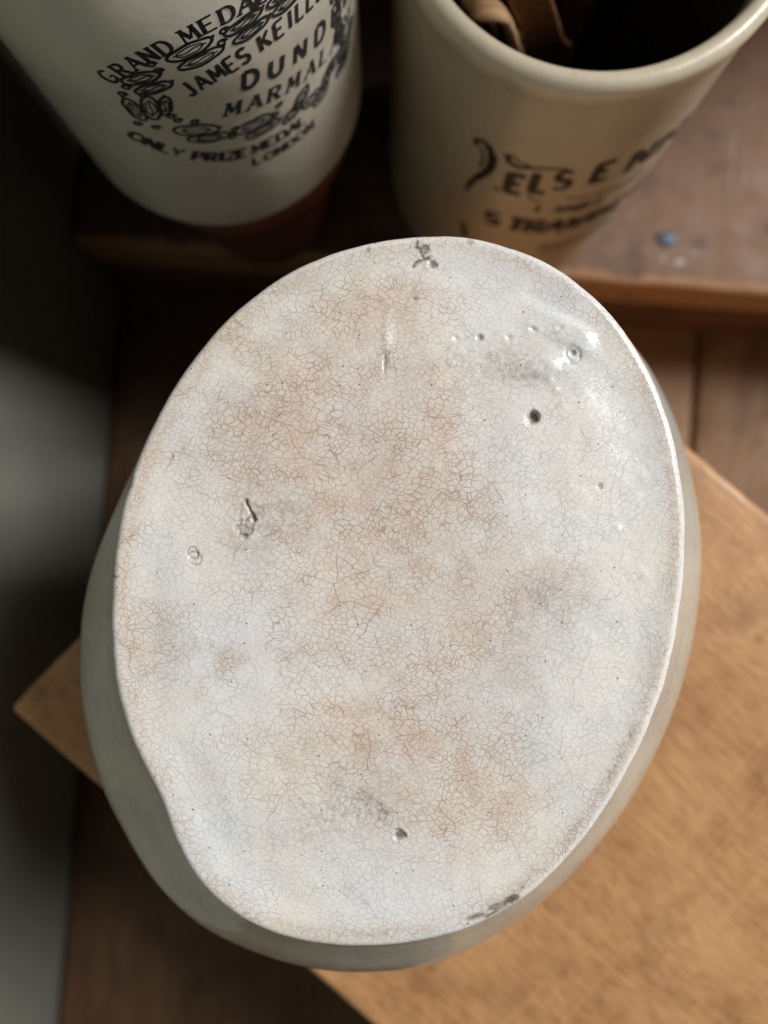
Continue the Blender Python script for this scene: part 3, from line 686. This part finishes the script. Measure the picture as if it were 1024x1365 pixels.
# each entry: angle, height, length, width, tilt
for a in [(-88.8, 171.4, 8.4, 3.0, 18), (-86.8, 168.2, 8.2, 2.8, 18), (-73.5, 177.0, 9.4, 3.2, 14), (-71.5, 173.9, 9.4, 2.8, 12), (-58.0, 177.9, 8.2, 2.6, 6), (-56.5, 175.0, 8.0, 2.6, 6),
          (-45, 177.6, 8, 2.6, -4), (-44, 174.8, 8, 2.6, -4), (-33, 176, 8, 2.8, -14), (-24, 171, 7, 3, -30),
          (-95.4, 160.8, 7.6, 3.4, 100), (-90.4, 161.6, 8.2, 3.6, 82), (-86.2, 162.2, 6.4, 2.6, 70), (-80.6, 152.4, 9.6, 4.2, -12), (-78.0, 148.8, 9.2, 3.2, -8), (-63.5, 148.0, 9.2, 3.8, 0), (-61.0, 144.7, 8.8, 3.0, 0)]:
    leaf(*a)
for i in range(9):                                     # the crowded right-hand flank of the wreath
    leaf(-50 + i * 4.2, 143.5 - i * .35 + 2.8 * math.sin(i * 1.7), 6.0, 3.2, 20 + 25 * math.sin(i * 2.1))
for i in range(8):
    leaf(-24 + 1.5 * math.sin(i * 2), 143 + i * 4.0, 5.0, 3.0, 70 + 20 * math.sin(i * 2.1))
for (d_, z_) in [(-84.2, 175.3), (-83.2, 173.2), (-63.5, 178.5), (-65, 176), (-96.3, 166), (-94, 168.5), (-97.0, 155.4), (-92.0, 154.5), (-84.5, 156.8), (-85.8, 158.5), (-71, 146.8), (-69.5, 149.2), (-54, 149.5), (-56, 147), (-90.5, 166), (-53.6, 180), (-80, 155.5)]:
    x0 = A_(d_); zz = z_ - z0
    pts = [(x0 + 1.0 * math.cos(a) * (1 - a / 14), zz + .8 * math.sin(a) * (1 - a / 14)) for a in np.linspace(0, 8, 18)]
    wr.ribbon(pts, .75, .4)
wr.build('wreath', M['ink'], jar)

tp = empty('terracotta_pot', (kx + .001, ky, SZ))
tag(tp, 'small reddish terracotta flower pot underneath the white marmalade jar', 'flower pot')
pr = [(.005, .0), (.0215, .0), (.0225, .001), (.0310, .058), (.0335, .0585), (.0348, .060), (.0358, .0745), (.0350, .0768), (.0325, .0768), (.0317, .0745), (.0305, .060), (.0205, .007), (.005, .006), (.005, 0)]
link('pot_wall', mesh('pot_wall', *lathe(pr, 96)), M['terra'], tp)

# ------------------------------------------------------------------ tan stoneware jam jar
ex, ey = .0472, .1412
ER = .0452
jj = empty('stoneware_jar', (ex, ey, SZ))
tag(jj, 'open tan stoneware jam jar with stamped lettering and brown strips inside', 'jar')
pr = [(.0002, .0014), (.034, .0014), (.0385, .0)] + arc(ER - .0045, .0035, .0035, -90, 0, 6) + [(ER, .02), (ER, .06), (ER, .116), (ER + .0001, .1195), (ER + .0005, .1218), (ER + .0009, .1245)]
pr += arc(.0437, .1265, .0026, 10, 170, 12)[0:] + [(.0410, .1245), (.0404, .120), (.0402, .06), (.0400, .012), (.037, .0075), (.0002, .0068)]
pr = [(a, b + .0) for a, b in pr]
nout = next(i for i, p in enumerate(pr) if p == (.0404, .120))
link('jar_wall', mesh('jar_wall', *lathe(pr[:nout + 1])), M['stone'], jj)
link('inner_wall', mesh('inner_wall', *lathe(pr[nout:])), M['stone_in'], jj)
ed = ER * math.pi / 180 * 1000
E_ = lambda d: d * ed
ink = Ink(lambda z: ER)
z1 = 24
for ch, a, z in [('E', -103.5, 105.2), ('L', -95, 107.8), ('S', -88, 110.0), ('E', -74.5, 111.8), ('N', -60, 111.2), ('H', -47, 110.8), ('A', -29, 109), ('M', -16, 108)]:
    ink.glyph(ch, E_(a), z - z1, 5.2 if a < -70 else 7.4, 10.0, 2.9, .02, serif=True, thin=.9)
for i in range(12):
    pass
ink.ribbon([(E_(-110.2), 99.6 - z1), (E_(-108.4), 99.9 - z1)], 2.2)
sc1 = [(-121.5, 118.6), (-119.5, 120.2), (-116.6, 119.5), (-114.2, 116), (-113.4, 111.5), (-114.6, 106.5), (-117.6, 101), (-119.8, 95.5), (-120.2, 91)]
for (p, q), w in zip(zip(sc1[:-1], sc1[1:]), [1.2, 1.6, 2.2, 2.8, 2.8, 2.4, 1.8, 1.3]): ink.ribbon([(E_(p[0]), p[1] - z1), (E_(q[0]), q[1] - z1)], w)
ink.ribbon([(E_(-118.6), 117 - z1), (E_(-116.8), 112.5 - z1), (E_(-117.6), 107.5 - z1)], .8)
ink.ribbon([(E_(-121.5), 118.6 - z1), (E_(-120), 117 - z1)], 1.6)
ink.ribbon([(E_(-109.6), 119 - z1), (E_(-108.2), 115.6 - z1), (E_(-105), 114.4 - z1), (E_(-99), 115.8 - z1), (E_(-93), 116.4 - z1), (E_(-88), 116.3 - z1)], 2.0, .9)
ink.ribbon([(E_(-109.6), 119 - z1), (E_(-107.8), 119.4 - z1), (E_(-105), 117 - z1), (E_(-101), 116.4 - z1)], .7)
ink.ribbon([(E_(-119), 70 - z1), (E_(-117), 66 - z1), (E_(-116), 60 - z1)], 2.0)
ink.word('STRAWBERRY', [E_(a) for a in (-107.5, -97.5, -90, -82, -73, -63.5, -54, -44, -34, -25)], lambda x: 81 - z1 - (x / ed + 107) * .06, 5.4, 8.0, 3.0, serif=True, thin=.9)
ink.build('lettering', M['ink2'], jj)
ink = Ink(lambda z: ER, .00008)
ink.ribbon([(E_(-98), 101 - z1), (E_(-96), 98 - z1), (E_(-92), 97.2 - z1)], 1.0, .5)
ink.word('IAMBIT', [E_(a) for a in (-92.4, -84.6, -80.2, -75.4, -71.8, -68.2)], lambda x: 92.5 - z1 - (x / ed + 92) * .10, 2.8, 4.2, 1.6)
for (zz0, a0, n_) in ((63.5, -84, 15), (58.5, -82, 13)):
    for i in range(n_):
        x = E_(a0 + i * 2.7); zz = zz0 - z1
        ink.ribbon([(x, zz - 1.4), (x + .2, zz + 1.4)], 1.0); ink.ribbon([(x, zz + .8 * math.sin(i * 2)), (x + 1.3, zz + .9 * math.cos(i * 3))], .9)
for i in range(16):                                    # a line of print too worn and small to read
    x = E_(-83 + i * 2.3); zz = 98.6 - z1 - i * .35
    ink.ribbon([(x, zz - .8), (x + .3, zz + .8)], .9); ink.ribbon([(x, zz + .6 * math.sin(i * 2)), (x + 1.0, zz + .5 * math.cos(i * 3))], .4)
for i in range(14):
    x = E_(-80 + i * 2.6); zz = 71.5 - z1 - i * .15
    ink.ribbon([(x, zz - .9), (x + .2, zz + .9)], .45); ink.ribbon([(x, zz + .6 * math.sin(i * 2)), (x + 1.1, zz + .5 * math.cos(i * 3))], .4)
ink.build('fine_print', M['inkf'], jj)

# brown strips standing in the stoneware jar
def strip(name, pts, wdir, width, thick, mat, curl=.0, w_end=None):
    n = 40; P_ = [Vector(p) for p in pts]; q = []
    def cr(i, u):
        g_ = lambda k_: P_[max(0, min(len(P_) - 1, k_))]
        p0, p1, p2, p3 = g_(i - 1), g_(i), g_(i + 1), g_(i + 2)
        return .5 * ((2 * p1) + (p2 - p0) * u + (2 * p0 - 5 * p1 + 4 * p2 - p3) * u * u + (3 * p1 - p0 - 3 * p2 + p3) * u ** 3)
    for i in range(n + 1):
        t = i / n * (len(P_) - 1); a = min(int(t), len(P_) - 2); q.append(cr(a, t - a))
    m = 8; vs = []; fs = []
    for i, p in enumerate(q):
        t = (q[min(i + 1, n)] - q[max(i - 1, 0)]).normalized(); w = Vector(wdir); w = (w - t * w.dot(t)).normalized(); nn = t.cross(w)
        ww = width + ((w_end if w_end is not None else width) - width) * i / n
        for j_ in range(m + 1):
            u = j_ / m * 2 - 1; c_ = curl * (1 - u * u)
            vs.append(p + w * u * ww / 2 + nn * (c_ + thick / 2 * (1 - .6 * abs(u) ** 4)))
        for j_ in range(m, -1, -1):
            u = j_ / m * 2 - 1; c_ = curl * (1 - u * u)
            vs.append(p + w * u * ww / 2 + nn * (c_ - thick / 2 * (1 - .6 * abs(u) ** 4)))
    K = 2 * (m + 1)
    for i in range(n):
        for j_ in range(K): fs.append((i * K + j_, i * K + (j_ + 1) % K, (i + 1) * K + (j_ + 1) % K, (i + 1) * K + j_))
    fs.append(tuple(range(K - 1, -1, -1))); fs.append(tuple(n * K + i for i in range(K)))
    o = link(name, mesh(name, vs, fs), mat)
    base = Vector(pts[0]); o.data.transform(Matrix.Translation(-base)); o.location = base
    return o
L = level
s1 = strip('curled_strip', [(.040, .128, .0312), L(690, 75, .085), L(684, 62, .112), L(680, 44, .131), L(668, 18, .140), L(640, 8, .1415), L(620, -6, .139)], (.5, -.85, .0), .0062, .0020, M['strip1'], .0004)
tag(s1, 'pale tan strip bent over at its top, leftmost inside the stoneware jar', 'wood strip')
s2 = strip('curled_strip', [(.052, .129, .0312), L(738, 96, .094), L(728, 58, .115), L(712, 12, .133), L(690, -40, .146), L(660, -100, .152)], (1, .25, .0), .0092, .0026, M['strip2'], .0012)
tag(s2, 'broad reddish brown curved strip in the middle of the stoneware jar mouth', 'wood strip')
s3 = strip('curled_strip', [(.050, .150, .0312), L(758, 40, .09), L(775, -10, .118), L(770, -80, .138), L(750, -140, .150)], (1, -.1, .0), .0085, .002, M['strip3'], .0008)
tag(s3, 'dull brown strip half in shade behind the reddish one in the stoneware jar', 'wood strip')
s4 = strip('curled_strip', [(.031, .139, .0312), L(640, 40, .10), L(618, 5, .124), L(600, -40, .137), L(590, -90, .143)], (.7, -.7, .0), .012, .0022, M['strip2'], .0010)
tag(s4, 'dark brown strip lying below the pale bent one against the stoneware jar wall', 'wood strip')
